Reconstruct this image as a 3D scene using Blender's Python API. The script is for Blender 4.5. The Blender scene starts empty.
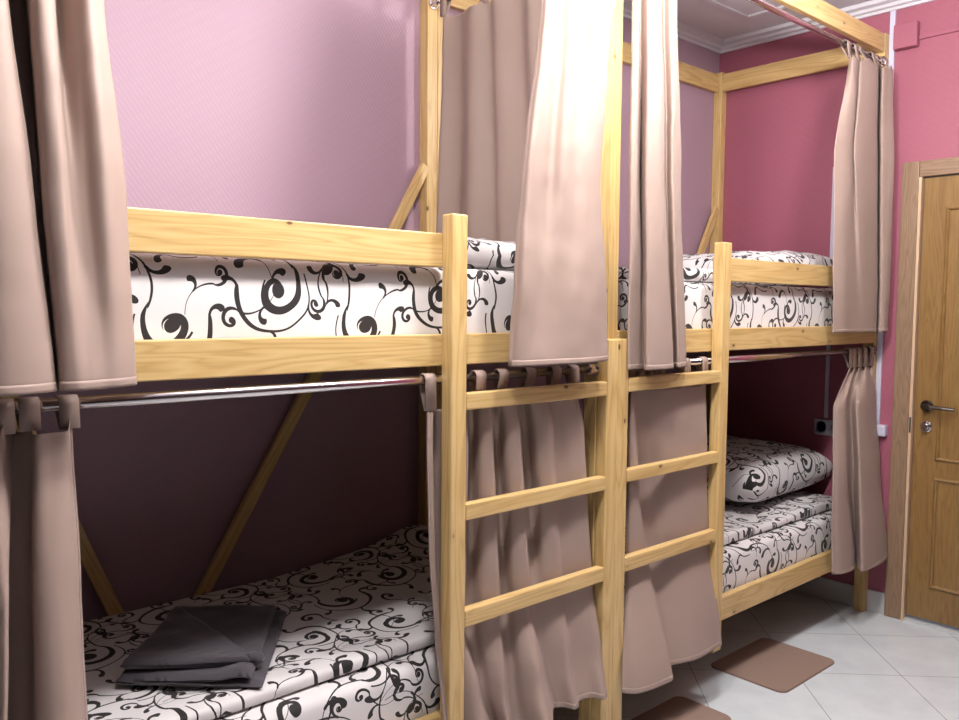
import bpy, bmesh, math, random
from mathutils import Vector, Matrix, noise
from math import sin, cos, pi

scene = bpy.context.scene
COL = scene.collection
SEED = 7
rnd = random.Random(SEED)

# ------------------------------------------------------------------ camera
CAM = Vector((-1.9641, -1.6055, 1.4064))
R_ = Vector((0.74368, -0.66848, 0.00877)); U_ = Vector((0.03664, 0.05386, 0.99788)); F_ = Vector((0.66753, 0.74178, -0.06454))
cd = bpy.data.cameras.new('camera'); cam = bpy.data.objects.new('camera', cd); COL.objects.link(cam)
m = Matrix.Identity(4)
for i in range(3):
    m[i][0] = R_[i]; m[i][1] = U_[i]; m[i][2] = -F_[i]; m[i][3] = CAM[i]
cam.matrix_world = m
cd.sensor_width = 36; cd.lens = 828.65 / 959 * 36; cd.clip_start = .02
scene.camera = cam

# ------------------------------------------------------------------ world, lights, exposure
w = bpy.data.worlds.new('world'); scene.world = w; w.use_nodes = True
w.node_tree.nodes['Background'].inputs[0].default_value = (.8, .85, 1, 1)
w.node_tree.nodes['Background'].inputs[1].default_value = .3
vs = scene.view_settings
vs.view_transform = 'Standard'; vs.look = 'None'; vs.exposure = 0.1; vs.gamma = 1; vs.use_curve_mapping = False
scene.cycles.use_denoising = True
scene.cycles.max_bounces = 6; scene.cycles.diffuse_bounces = 3
scene.cycles.sample_clamp_indirect = 6

XR, YB, ZC = 1.944, .869, 2.79
# three hanging globe lamps in a row in front of the bunks: (position, globe radius, glow)
LAMPS = [((-.20, -.54, 2.45), .09, 215), ((-1.15, -.58, 2.45), .09, 230), ((.75, -.60, 2.45), .09, 150)]

# ------------------------------------------------------------------ node helpers
def mat(name):
    M = bpy.data.materials.new(name); M.use_nodes = True
    nt = M.node_tree; b = nt.nodes['Principled BSDF']
    return M, nt, b
class N:
    def __init__(s, nt): s.nt = nt
    def link(s, a, b): s.nt.links.new(a, b)
    def new(s, t, **k):
        n = s.nt.nodes.new(t)
        for a, v in k.items(): setattr(n, a, v)
        return n
    def m(s, op, a, b=None, c=None, clamp=False):
        n = s.nt.nodes.new('ShaderNodeMath'); n.operation = op; n.use_clamp = clamp
        for i, v in enumerate((a, b, c)):
            if v is None: continue
            if isinstance(v, (int, float)): n.inputs[i].default_value = v
            else: s.nt.links.new(v, n.inputs[i])
        return n.outputs[0]
    def ramp(s, fac, stops):
        n = s.nt.nodes.new('ShaderNodeValToRGB'); s.nt.links.new(fac, n.inputs[0])
        cr = n.color_ramp
        while len(cr.elements) < len(stops): cr.elements.new(.5)
        for e, (p, c) in zip(cr.elements, stops): e.position = p; e.color = (*c, 1) if len(c) == 3 else c
        return n.outputs[0]
    def mix(s, fac, a, b, typ='MIX'):
        n = s.nt.nodes.new('ShaderNodeMix'); n.data_type = 'RGBA'; n.blend_type = typ
        for sock, v in ((n.inputs[0], fac), (n.inputs[6], a), (n.inputs[7], b)):
            if isinstance(v, (int, float)): sock.default_value = v
            elif isinstance(v, tuple): sock.default_value = (*v, 1)
            else: s.nt.links.new(v, sock)
        return n.outputs[2]
    def bump(s, h, strength, dist, b):
        n = s.nt.nodes.new('ShaderNodeBump'); n.inputs['Strength'].default_value = strength; n.inputs['Distance'].default_value = dist
        s.nt.links.new(h, n.inputs['Height']); s.nt.links.new(n.outputs[0], b.inputs['Normal'])
    def noise(s, vec, scale, detail=2, rough=.5, dist=0):
        n = s.nt.nodes.new('ShaderNodeTexNoise'); n.inputs['Scale'].default_value = scale; n.inputs['Detail'].default_value = detail
        n.inputs['Roughness'].default_value = rough; n.inputs['Distortion'].default_value = dist
        if vec is not None: s.nt.links.new(vec, n.inputs['Vector'])
        return n.outputs[0]

def simple(name, col, rough=.5, metal=0, spec=None):
    M, nt, b = mat(name); n = N(nt)
    tc = n.new('ShaderNodeTexCoord')
    ns = n.noise(tc.outputs['Object'], 30, 3)
    c = n.mix(n.m('MULTIPLY', ns, .25), col, tuple(x * .8 for x in col)); n.link(c, b.inputs['Base Color'])
    b.inputs['Roughness'].default_value = rough; b.inputs['Metallic'].default_value = metal
    if spec is not None: b.inputs['Specular IOR Level'].default_value = spec
    return M

def wood_mat(name, light, mid, dark, rough=.38, knots=True, gs=1.0):
    M, nt, b = mat(name); n = N(nt)
    tc = n.new('ShaderNodeTexCoord'); oi = n.new('ShaderNodeObjectInfo')
    off = n.new('ShaderNodeVectorMath', operation='SCALE'); off.inputs[0].default_value = (7.3, 3.1, 5.7)
    n.link(oi.outputs['Random'], off.inputs['Scale'])
    add = n.new('ShaderNodeVectorMath', operation='ADD'); n.link(tc.outputs['Object'], add.inputs[0]); n.link(off.outputs[0], add.inputs[1])
    mp = n.new('ShaderNodeMapping'); mp.inputs['Scale'].default_value = (1.3 * gs, 16 * gs, 16 * gs); n.link(add.outputs[0], mp.inputs[0])
    big = n.noise(mp.outputs[0], 1.0, 2, .5, .6)
    rings = n.m('PINGPONG', n.m('MULTIPLY', big, 9.0), .5)
    rings = n.m('MULTIPLY', rings, 2.0)
    mp2 = n.new('ShaderNodeMapping'); mp2.inputs['Scale'].default_value = (6, 220, 220); n.link(add.outputs[0], mp2.inputs[0])
    fine = n.noise(mp2.outputs[0], 1.0, 2)
    f = n.m('ADD', n.m('MULTIPLY', rings, .55), n.m('MULTIPLY', fine, .45))
    c = n.ramp(f, [(.12, dark), (.42, mid), (.8, light)])
    if knots:
        mp3 = n.new('ShaderNodeMapping'); mp3.inputs['Scale'].default_value = (8, 14, 14); n.link(add.outputs[0], mp3.inputs[0])
        v = n.new('ShaderNodeTexVoronoi'); v.inputs['Scale'].default_value = 1.0; n.link(mp3.outputs[0], v.inputs['Vector'])
        k = n.m('SUBTRACT', 1.0, n.m('DIVIDE', v.outputs['Distance'], .085), clamp=True)
        k2 = n.m('SUBTRACT', 1.0, n.m('DIVIDE', v.outputs['Distance'], .20), clamp=True)
        cs = n.new('ShaderNodeSeparateColor'); n.link(v.outputs['Color'], cs.inputs[0]); on = n.m('GREATER_THAN', cs.outputs[0], .45); k = n.m('MULTIPLY', k, on); k2 = n.m('MULTIPLY', k2, on)
        c = n.mix(n.m('MULTIPLY', k2, .45), c, tuple(x * .55 for x in mid))
        c = n.mix(n.m('MINIMUM', n.m('MULTIPLY', k, 2.2), .9), c, (.10, .045, .015))
    n.link(c, b.inputs['Base Color'])
    b.inputs['Roughness'].default_value = rough
    n.bump(fine, .12, .002, b)
    return M

# scrollwork cloth: every scroll / stem is a group of maths nodes on a repeating 0.36 m tile
def wrapnode(n, x, T):
    return n.m('WRAP', x, T / 2, -T / 2)
def scroll_group():
    g = bpy.data.node_groups.new('Scroll', 'ShaderNodeTree')
    for nm in ('X', 'Y', 'R', 'Rot', 'Hand', 'Width'):
        g.interface.new_socket(nm, in_out='INPUT', socket_type='NodeSocketFloat')
    g.interface.new_socket('Mask', in_out='OUTPUT', socket_type='NodeSocketFloat')
    n = N(g); i = n.new('NodeGroupInput'); o = n.new('NodeGroupOutput')
    X, Y, R, Rot, H, Wd = [i.outputs[k] for k in range(6)]
    r = n.m('SQRT', n.m('ADD', n.m('MULTIPLY', X, X), n.m('MULTIPLY', Y, Y)))
    q = n.m('DIVIDE', r, R)
    th = n.m('DIVIDE', n.m('ARCTAN2', n.m('MULTIPLY', Y, H), X), 2 * pi)
    t = n.m('ADD', n.m('ADD', th, Rot), n.m('MULTIPLY', n.m('LOGARITHM', n.m('MAXIMUM', q, .01), 2.718), .62))
    fr = n.m('ABSOLUTE', n.m('SUBTRACT', n.m('FRACT', t), .5))
    inv = n.m('SUBTRACT', 1.0, q)
    wd = n.m('MULTIPLY', n.m('ADD', n.m('MULTIPLY', inv, .13), .022), Wd)
    arm = n.m('MULTIPLY', n.m('LESS_THAN', fr, wd), n.m('LESS_THAN', q, 1.0))
    arm = n.m('MULTIPLY', arm, n.m('GREATER_THAN', q, .2))
    bx = n.m('SUBTRACT', X, n.m('MULTIPLY', R, .06)); bl = n.m('SQRT', n.m('ADD', n.m('MULTIPLY', bx, bx), n.m('MULTIPLY', Y, Y)))
    ball = n.m('LESS_THAN', bl, n.m('MULTIPLY', R, .22))
    n.link(n.m('MAXIMUM', arm, ball), o.inputs[0])
    return g
def arc_group():
    g = bpy.data.node_groups.new('Arc', 'ShaderNodeTree')
    for nm in ('X', 'Y', 'R', 'Mid', 'Half', 'Width'):
        g.interface.new_socket(nm, in_out='INPUT', socket_type='NodeSocketFloat')
    g.interface.new_socket('Mask', in_out='OUTPUT', socket_type='NodeSocketFloat')
    n = N(g); i = n.new('NodeGroupInput'); o = n.new('NodeGroupOutput')
    X, Y, R, Mi, Ha, Wd = [i.outputs[k] for k in range(6)]
    r = n.m('SQRT', n.m('ADD', n.m('MULTIPLY', X, X), n.m('MULTIPLY', Y, Y)))
    th = n.m('ARCTAN2', Y, X)
    a = n.m('DIVIDE', n.m('WRAP', n.m('SUBTRACT', th, Mi), pi, -pi), Ha)
    # teardrop: thickens towards one end
    tp = n.m('ADD', n.m('MULTIPLY', a, .5), .5, clamp=True)
    wd = n.m('MULTIPLY', n.m('ADD', n.m('MULTIPLY', n.m('POWER', tp, 3.0), 1.0), .28), Wd)
    wd = n.m('MULTIPLY', wd, n.m('SQRT', n.m('SUBTRACT', 1.0, n.m('POWER', tp, 9.0), clamp=True)))
    arm = n.m('MULTIPLY', n.m('LESS_THAN', n.m('ABSOLUTE', n.m('SUBTRACT', r, R)), wd), n.m('LESS_THAN', n.m('ABSOLUTE', a), 1.0))
    n.link(arm, o.inputs[0])
    return g
def scroll_list(T):
    """one tile of the printed scrollwork: (spirals, arcs); a stem leaves each spiral in an S-curve"""
    K = .62; G = 1.55
    sc = []; ar = []
    def stem(cx, cy, R, rot, H, rho, phi, wd=.0017, leaf=None):
        th = 2 * pi * (.5 - rot) * H
        E = Vector((cx + R * cos(th), cy + R * sin(th)))
        u = Vector((cos(th), sin(th))) + Vector((-sin(th), cos(th))) * (-H * 2 * pi * K); u.normalize()
        side = Vector((-u.y, u.x))
        c = Vector((cx, cy))
        if side.dot(E - c) < 0: side = -side
        s_ = 1 if Vector((-u.y, u.x)).dot(side) > 0 else -1
        C_ = E + side * rho; a0 = math.atan2(E.y - C_.y, E.x - C_.x); mid = a0 + s_ * phi / 2
        ar.append((C_.x, C_.y, rho, mid, -s_ * phi / 2, wd))
        for (fr, sgn, lr, lw) in (leaf or []):
            a = a0 + s_ * phi * fr; P = C_ + Vector((cos(a), sin(a))) * rho; rad = (P - C_).normalized() * sgn
            Lc = P + rad * lr; b0 = math.atan2(P.y - Lc.y, P.x - Lc.x); sp = s_ * sgn * -1
            ar.append((Lc.x, Lc.y, lr, b0 - sp * 1.25, -sp * 1.25, lw))
    big = [(.085, .090, .050, .10, 1, .085, 2.3), (.265, .150, .052, .62, -1, .080, 2.4), (.110, .270, .046, .35, -1, .090, 2.0), (.290, .320, .040, .85, 1, .075, 2.2)]
    for (x, y, R, rot, H, rho, phi) in big:
        sc.append((x, y, R, rot, H, 1.25))
        stem(x, y, R, rot, H, rho, phi, .0019, [(.35, 1, .018, .0058), (.65, -1, .022, .0062), (.9, 1, .016, .0052)])
        th = 2 * pi * (.5 - rot) * H
        ar.append((x, y, R * 1.32, th + H * 2.2, H * 1.9, .0036))
        ar.append((x + R * .1, y, R * .62, th + 2.6, -H * .8, .0042))
        for q, (da, rr, ln) in enumerate(((1.1, .015, 1.3), (2.5, .017, 1.35), (4.0, .014, 1.3))):
            a = th + H * da; P = Vector((x, y)) + Vector((cos(a), sin(a))) * R * 1.32; d_ = Vector((cos(a), sin(a)))
            Lc = P + d_ * rr; b0 = math.atan2(P.y - Lc.y, P.x - Lc.x); sg_ = H * (-1 if q == 1 else 1)
            ar.append((Lc.x, Lc.y, rr, b0 - sg_ * ln, -sg_ * ln, .0050))
    for (x, y, R, rot, H, rho, phi) in ((.185, .045, .024, .2, -1, .05, 1.9), (.335, .045, .028, .55, 1, .055, 1.8), (.165, .180, .022, .8, 1, .05, 1.7), (.020, .185, .024, .1, -1, .045, 1.8),
                                        (.205, .335, .024, .45, 1, .06, 1.6), (.345, .240, .022, .3, -1, .05, 1.6), (.030, .335, .022, .7, 1, .05, 1.7), (.200, .250, .016, .0, -1, .04, 1.6),
                                        (.185, .105, .020, .35, 1, .05, 1.9), (.345, .130, .020, .6, -1, .055, 1.8), (.020, .260, .022, .9, 1, .05, 1.8), (.110, .350, .022, .15, -1, .05, 1.9), (.250, .255, .018, .5, 1, .045, 1.8)):
        sc.append((x, y, R, rot, H, 1.5)); stem(x, y, R, rot, H, rho, phi, .0015, [(.5, 1, .014, .0046)])
    return [(a, b, c * 1.12, d, e, f * 1.35) for a, b, c, d, e, f in sc], [(a, b, c, d, e, f * G) for a, b, c, d, e, f in ar]
def damask(name, bg, ink):
    M, nt, b = mat(name); n = N(nt)
    uv = n.new('ShaderNodeUVMap'); uv.uv_map = 'UVMap'
    oi = n.new('ShaderNodeObjectInfo')
    sep = n.new('ShaderNodeSeparateXYZ'); n.link(uv.outputs[0], sep.inputs[0])
    wob = n.noise(uv.outputs[0], 7, 1)
    wob2 = n.noise(uv.outputs[0], 5.3, 1)
    T = .37
    U = n.m('ADD', n.m('ADD', n.m('MULTIPLY', sep.outputs[0], .80), n.m('MULTIPLY', wob, .03)), n.m('MULTIPLY', oi.outputs['Random'], T))
    V = n.m('ADD', n.m('ADD', n.m('MULTIPLY', sep.outputs[1], .80), n.m('MULTIPLY', wob2, .03)), n.m('MULTIPLY', oi.outputs['Random'], .2))
    sg, ag = bpy.data.node_groups['Scroll'], bpy.data.node_groups['Arc']
    sc, ar = scroll_list(T)
    cur = None
    for grp, lst in ((sg, sc), (ag, ar)):
        for (cx, cy, R, a, h, wd) in lst:
            gn = n.new('ShaderNodeGroup'); gn.node_tree = grp
            n.link(wrapnode(n, n.m('SUBTRACT', U, cx), T), gn.inputs[0]); n.link(wrapnode(n, n.m('SUBTRACT', V, cy), T), gn.inputs[1])
            for k, v in enumerate((R, a, h, wd)): gn.inputs[2 + k].default_value = v
            cur = gn.outputs[0] if cur is None else n.m('MAXIMUM', cur, gn.outputs[0])
    c = n.mix(cur, bg, ink); n.link(c, b.inputs['Base Color'])
    b.inputs['Roughness'].default_value = .75
    b.inputs['Sheen Weight'].default_value = .15
    ws = n.noise(uv.outputs[0], 60, 3); n.bump(ws, .15, .004, b)
    return M
scroll_group(); arc_group()

def fabric(name, col, rough=.5, sheen=.3, weave=900):
    M, nt, b = mat(name); n = N(nt)
    uv = n.new('ShaderNodeUVMap'); uv.uv_map = 'UVMap'
    wv = n.new('ShaderNodeTexWave'); wv.inputs['Scale'].default_value = weave / 10; wv.bands_direction = 'DIAGONAL'; n.link(uv.outputs[0], wv.inputs[0])
    ns = n.noise(uv.outputs[0], 9, 3)
    c = n.mix(n.m('MULTIPLY', ns, .5), col, tuple(x * .86 for x in col)); n.link(c, b.inputs['Base Color'])
    b.inputs['Roughness'].default_value = rough; b.inputs['Sheen Weight'].default_value = sheen
    b.inputs['Sheen Roughness'].default_value = .4; b.inputs['Specular IOR Level'].default_value = .3
    n.bump(n.m('ADD', n.m('MULTIPLY', wv.outputs[0], .25), n.noise(uv.outputs[0], 400, 2)), .10, .0006, b)
    return M

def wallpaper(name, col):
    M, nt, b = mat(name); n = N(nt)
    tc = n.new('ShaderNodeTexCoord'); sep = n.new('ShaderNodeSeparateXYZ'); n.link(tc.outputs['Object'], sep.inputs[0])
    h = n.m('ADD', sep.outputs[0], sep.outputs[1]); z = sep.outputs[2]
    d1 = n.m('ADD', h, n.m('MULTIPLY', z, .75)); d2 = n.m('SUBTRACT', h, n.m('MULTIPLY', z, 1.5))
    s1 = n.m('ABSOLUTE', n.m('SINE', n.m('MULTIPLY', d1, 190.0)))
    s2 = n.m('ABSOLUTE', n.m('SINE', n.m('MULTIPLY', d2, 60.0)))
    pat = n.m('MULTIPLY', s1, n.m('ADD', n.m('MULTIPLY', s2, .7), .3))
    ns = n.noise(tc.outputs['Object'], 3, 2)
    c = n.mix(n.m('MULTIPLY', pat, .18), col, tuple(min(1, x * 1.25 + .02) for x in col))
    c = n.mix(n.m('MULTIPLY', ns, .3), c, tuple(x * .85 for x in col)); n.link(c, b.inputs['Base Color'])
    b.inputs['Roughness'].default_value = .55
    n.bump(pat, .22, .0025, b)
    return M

def tile_mat(name):
    M, nt, b = mat(name); n = N(nt)
    tc = n.new('ShaderNodeTexCoord'); sep = n.new('ShaderNodeSeparateXYZ'); n.link(tc.outputs['Object'], sep.inputs[0])
    P = .566
    def line(v, c):
        return n.m('ABSOLUTE', n.m('SUBTRACT', n.m('FRACT', n.m('DIVIDE', n.m('SUBTRACT', v, c - P / 2), P)), .5))
    a = line(n.m('SUBTRACT', sep.outputs[0], sep.outputs[1]), 1.722)
    c_ = line(n.m('ADD', sep.outputs[0], sep.outputs[1]), 1.512)
    g = n.m('LESS_THAN', n.m('MINIMUM', a, c_), .0038)
    ns = n.noise(tc.outputs['Object'], 6, 4, .6)
    base = n.ramp(ns, [(.3, (.62, .66, .69)), (.7, (.72, .76, .78))])
    c = n.mix(g, base, (.22, .22, .22)); n.link(c, b.inputs['Base Color'])
    n.link(n.m('ADD', n.m('MULTIPLY', g, .5), .22), b.inputs['Roughness'])
    n.bump(n.m('SUBTRACT', 1.0, g), .3, .002, b)
    return M

PINE = wood_mat('pine', (.66, .46, .205), (.60, .395, .16), (.48, .30, .11))
OAK = wood_mat('oak_door', (.26, .15, .05), (.23, .125, .04), (.18, .09, .028), .35, False, 1.6)
WALNUT = wood_mat('frame_wood', (.29, .185, .115), (.25, .155, .093), (.19, .11, .066), .4, False, 1.6)
SHEET = damask('scroll_sheet', (.76, .715, .71), (.010, .006, .006))
CURT = fabric('taupe_satin', (.345, .248, .208), .55, .06)
CURT_IN = CURT
TOWEL = fabric('grey_fleece', (.075, .065, .075), .95, .5, 500)
MAUVE = wallpaper('mauve_wallpaper', (.375, .24, .298))
DEEP = wallpaper('low_bounce_wallpaper', (.07, .035, .04))  # for the unseen front and left walls, darkened to cut bounced light
ROSE = wallpaper('rose_wallpaper', (.33, .092, .135))
CEIL = simple('ceiling_white', (.62, .58, .62), .7)
TILE = tile_mat('floor_tile')
SKIRT = simple('skirting_tile', (.60, .60, .60), .3)
CHROME = simple('chrome', (.75, .70, .70), .16, 1)
DKMETAL = simple('dark_nickel', (.14, .125, .11), .22, 1)
WHITE = simple('white_plastic', (.58, .56, .68), .35)
PINKP = simple('pink_painted_plastic', (.34, .10, .145), .5)
MATM = simple('brown_mat', (.27, .18, .14), .85)
PANELM = simple('panel_board', (.42, .30, .18), .7)
DARK = simple('dark_plastic', (.03, .03, .03), .5)
def glow_mat(k):
    M, nt, b = mat('lamp_glass'); b.inputs['Base Color'].default_value = (.9, .9, .9, 1)
    b.inputs['Emission Color'].default_value = (1, .985, .97, 1); b.inputs['Emission Strength'].default_value = k
    return M

# ------------------------------------------------------------------ object helpers
def link(o, parent=None):
    COL.objects.link(o)
    if parent: o.parent = parent
    return o
def tag(o, label=None, cat=None, group=None, kind=None):
    if label: o['label'] = label
    if cat: o['category'] = cat
    if group: o['group'] = group
    if kind: o['kind'] = kind
    return o
def empty(name, loc, label, cat, group=None, rotz=0):
    o = bpy.data.objects.new(name, None); COL.objects.link(o); o.location = loc; o.rotation_euler = (0, 0, rotz); o.empty_display_size = .05
    return tag(o, label, cat, group)
def finish(name, bm, M, parent=None, smooth=False, loc=None, rot=None):
    me = bpy.data.meshes.new(name); bm.normal_update(); bm.to_mesh(me); bm.free()
    me.materials.append(M)
    if smooth:
        for p in me.polygons: p.use_smooth = True
    o = bpy.data.objects.new(name, me); link(o, parent)
    off = Vector(parent.location) if parent else Vector((0, 0, 0))
    if parent and parent.parent: off = off + Vector(parent.parent.location)
    if loc is not None: o.location = Vector(loc) - off
    else:
        me.transform(Matrix.Translation(-off)) if parent else None
    if rot is not None: o.rotation_euler = rot
    return o
def addbox(bm, x0, x1, y0, y1, z0, z1, bev=0):
    v = [bm.verts.new((x, y, z)) for x in (x0, x1) for y in (y0, y1) for z in (z0, z1)]
    f = [(0, 1, 3, 2), (4, 6, 7, 5), (0, 4, 5, 1), (2, 3, 7, 6), (0, 2, 6, 4), (1, 5, 7, 3)]
    fs = [bm.faces.new([v[i] for i in q]) for q in f]
    if bev:
        es = list({e for q in fs for e in q.edges})
        bmesh.ops.bevel(bm, geom=es, offset=bev, segments=2, profile=.5, affect='EDGES')
def box(name, x0, x1, y0, y1, z0, z1, M, parent=None, bev=0):
    bm = bmesh.new(); addbox(bm, x0, x1, y0, y1, z0, z1, bev)
    return finish(name, bm, M, parent)
def board(name, p0, p1, wid, thk, M, parent, wdir=None, bev=.003):
    """timber from p0 to p1 (world); wid along wdir, thk the other way. local X is the grain"""
    p0, p1 = Vector(p0), Vector(p1); X = (p1 - p0); L = X.length; X.normalize()
    W = Vector(wdir); W = (W - X * W.dot(X)).normalized(); T = X.cross(W)
    bm = bmesh.new(); addbox(bm, -L / 2, L / 2, -wid / 2, wid / 2, -thk / 2, thk / 2, bev)
    rot = Matrix((X, W, T)).transposed().to_euler()
    return finish(name, bm, M, parent, loc=(p0 + p1) / 2, rot=rot)
def tube(bm, pts, rad, seg=12, cap=True):
    pts = [Vector(p) for p in pts]; rings = []
    up = Vector((0, 0, 1))
    for i, p in enumerate(pts):
        d = (pts[min(i + 1, len(pts) - 1)] - pts[max(i - 1, 0)]).normalized()
        a = d.cross(up)
        if a.length < 1e-3: a = d.cross(Vector((1, 0, 0)))
        a.normalize(); b = d.cross(a)
        r = rad[i] if isinstance(rad, (list, tuple)) else rad
        rings.append([bm.verts.new(p + a * r * cos(2 * pi * k / seg) + b * r * sin(2 * pi * k / seg)) for k in range(seg)])
    for A, B in zip(rings, rings[1:]):
        for k in range(seg): bm.faces.new((A[k], A[(k + 1) % seg], B[(k + 1) % seg], B[k]))
    if cap: bm.faces.new(rings[0][::-1]); bm.faces.new(rings[-1])
    bmesh.ops.recalc_face_normals(bm, faces=bm.faces)
def grid(bm, rows, uvs=None, closed=False):
    uvl = (bm.loops.layers.uv.get('UVMap') or bm.loops.layers.uv.new('UVMap'))
    V = [[bm.verts.new(p) for p in r] for r in rows]
    nr, nc = len(rows), len(rows[0])
    for i in range(nr - 1):
        for j in range(nc - 1 if not closed else nc):
            k = (j + 1) % nc
            f = bm.faces.new((V[i][j], V[i][k], V[i + 1][k], V[i + 1][j]))
            if uvs:
                for l, (a, b_) in zip(f.loops, ((i, j), (i, k), (i + 1, k), (i + 1, j))): l[uvl].uv = uvs[a][b_]
    return V

# ------------------------------------------------------------------ the setting
def struct(o): o['kind'] = 'structure'; return o
XL, YF = -4.5, -4.2
struct(box('floor', XL, XR + .1, YF, YB + .1, -.1, 0, TILE))
struct(box('ceiling', XL, XR + .1, YF, YB + .1, ZC, ZC + .1, CEIL))
struct(box('wall_back', XL, XR, YB, YB + .1, 0, ZC, MAUVE))
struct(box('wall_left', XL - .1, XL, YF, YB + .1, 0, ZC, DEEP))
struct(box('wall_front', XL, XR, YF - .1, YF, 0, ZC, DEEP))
bm = bmesh.new()
DY0, DY1, DZ = -.150, -.99, 1.995
addbox(bm, XR, XR + .1, DY0, YB + .1, 0, ZC); addbox(bm, XR, XR + .1, DY1, DY0, DZ, ZC); addbox(bm, XR, XR + .1, YF - .1, DY1, 0, ZC)
struct(finish('wall_right', bm, ROSE))
# tiled skirting
box_ = struct(box('baseboard_right', XR - .008, XR, -.078, YB - .001, 0, .101, SKIRT))
struct(box('baseboard_back', XL, XR - .009, YB - .008, YB, 0, .101, SKIRT))
# cornice: stepped profile run along the back and right walls
def cornice(name, pts, M):
    prof = [(0, 2.741), (.012, 2.741), (.014, 2.752), (.030, 2.756), (.034, 2.768), (.058, 2.774), (.062, ZC), (0, ZC)]
    bm = bmesh.new(); rows = []
    for (x, y, dx, dy) in pts: rows.append([(x + dx * a, y + dy * a, z) for a, z in prof])
    grid(bm, rows, closed=True)
    bmesh.ops.recalc_face_normals(bm, faces=bm.faces)
    return struct(finish(name, bm, M))
cornice('trim_1', [(XL, YB, 0, -1), (XR, YB, -1, -1), (XR, YF, -1, 0)], CEIL)
# raised square mouldings on the ceiling boards
bm = bmesh.new()
for (x0, x1, y0, y1) in ((.60, 1.675, -.55, .565),):
    t = .028
    addbox(bm, x0, x1, y1 - t, y1, ZC - .009, ZC, .003); addbox(bm, x0, x1, y0, y0 + t, ZC - .009, ZC, .003)
    addbox(bm, x0, x0 + t, y0 + t, y1 - t, ZC - .009, ZC, .003); addbox(bm, x1 - t, x1, y0 + t, y1 - t, ZC - .009, ZC, .003)
struct(finish('trim_2', bm, CEIL))

# door: frame and leaf with raised mouldings
struct(board('trim_3', (XR + .023, -.116, 0), (XR + .023, -.116, 2.061), .072, .074, WALNUT, None, (0, 1, 0), .004))
struct(board('trim_6', (XR + .023, -1.029, 0), (XR + .023, -1.029, 2.061), .072, .074, WALNUT, None, (0, 1, 0), .004))
struct(board('trim_7', (XR + .023, -.9925, 2.025), (XR + .023, -.1525, 2.025), .070, .072, WALNUT, None, (0, 0, 1), .004))
box_o = struct(box('trim_4', XR - .016, XR + .02, -.166, -.1545, .0, 1.989, simple('frame_edge', (.62, .42, .27), .4)))
# leaf: grain must run up, so it is a rotated board
leaf = board('door_1', (XR + .022, -.578, .028), (XR + .022, -.578, 1.985), .815, .036, OAK, None, (0, 1, 0), .002); struct(leaf)
def loop_mould(y0, y1, z0, z1, wdt=.018, dep=.010, top_arch=0):
    bm = bmesh.new()
    prof = [(0, 0), (.2, .7), (.5, 1), (.8, .7), (1, 0)]
    cs = [(y0, z0), (y1, z0), (y1, z1), (y0, z1)]
    cy, cz = (y0 + y1) / 2, (z0 + z1) / 2
    rows = []
    for (y, z) in cs + cs[:1]:
        sy = 1 if y > cy else -1; sz = 1 if z > cz else -1
        rows.append([(XR + .0045 - dep * d, y - sy * wdt * a, z - sz * wdt * a) for a, d in prof])
    grid(bm, rows); bmesh.ops.recalc_face_normals(bm, faces=bm.faces)
    return bm
def child_rot(name, bm, M, parent):
    me = bpy.data.meshes.new(name); bm.to_mesh(me); bm.free(); me.materials.append(M)
    o = bpy.data.objects.new(name, me); COL.objects.link(o)
    bpy.context.view_layer.update()
    me.transform(parent.matrix_world.inverted()); o.parent = parent
    return o
struct(box('trim_8', XR - .012, XR + .06, -.9925, -.1525, 0, .012, SKIRT))
bpy.context.view_layer.update()
for (z0, z1) in ((.745, 1.855), (.172, .672)):
    pm = child_rot('panel_moulding', loop_mould(-.262, -.895, z0, z1), OAK, leaf)
# handle
hx = XR + .004
bm = bmesh.new(); tube(bm, [(hx, -.222, .984), (hx - .010, -.222, .984), (hx - .014, -.222, .984)], [.026, .026, .022], 24)
tube(bm, [(hx - .010, -.222, .984), (hx - .045, -.222, .984)], .010, 12)
h = child_rot('door_handle', bm, DKMETAL, leaf)
bm = bmesh.new(); tube(bm, [(hx - .045, -.215, .985), (hx - .050, -.25, .985), (hx - .049, -.30, .983), (hx - .044, -.345, .981)], [.011, .010, .0085, .008], 12)
hl = child_rot('lever', bm, DKMETAL, leaf)
bm = bmesh.new(); tube(bm, [(hx, -.222, .893), (hx - .010, -.222, .893), (hx - .014, -.222, .893)], [.025, .025, .020], 24)
tube(bm, [(hx - .012, -.222, .893), (hx - .018, -.222, .893), (hx - .030, -.222, .893)], [.006, .014, .013], 14)
child_rot('lock_knob', bm, CHROME, leaf)
bm = bmesh.new()
for z in (1.00, ): tube(bm, [(XR - .004, -.160, z - .09), (XR - .004, -.160, z + .02)], .006, 10)
struct(box('trim_5', XR - .0175, XR - .0165, -.164, -.157, .86, .93, DARK))
bm.free()

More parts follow.
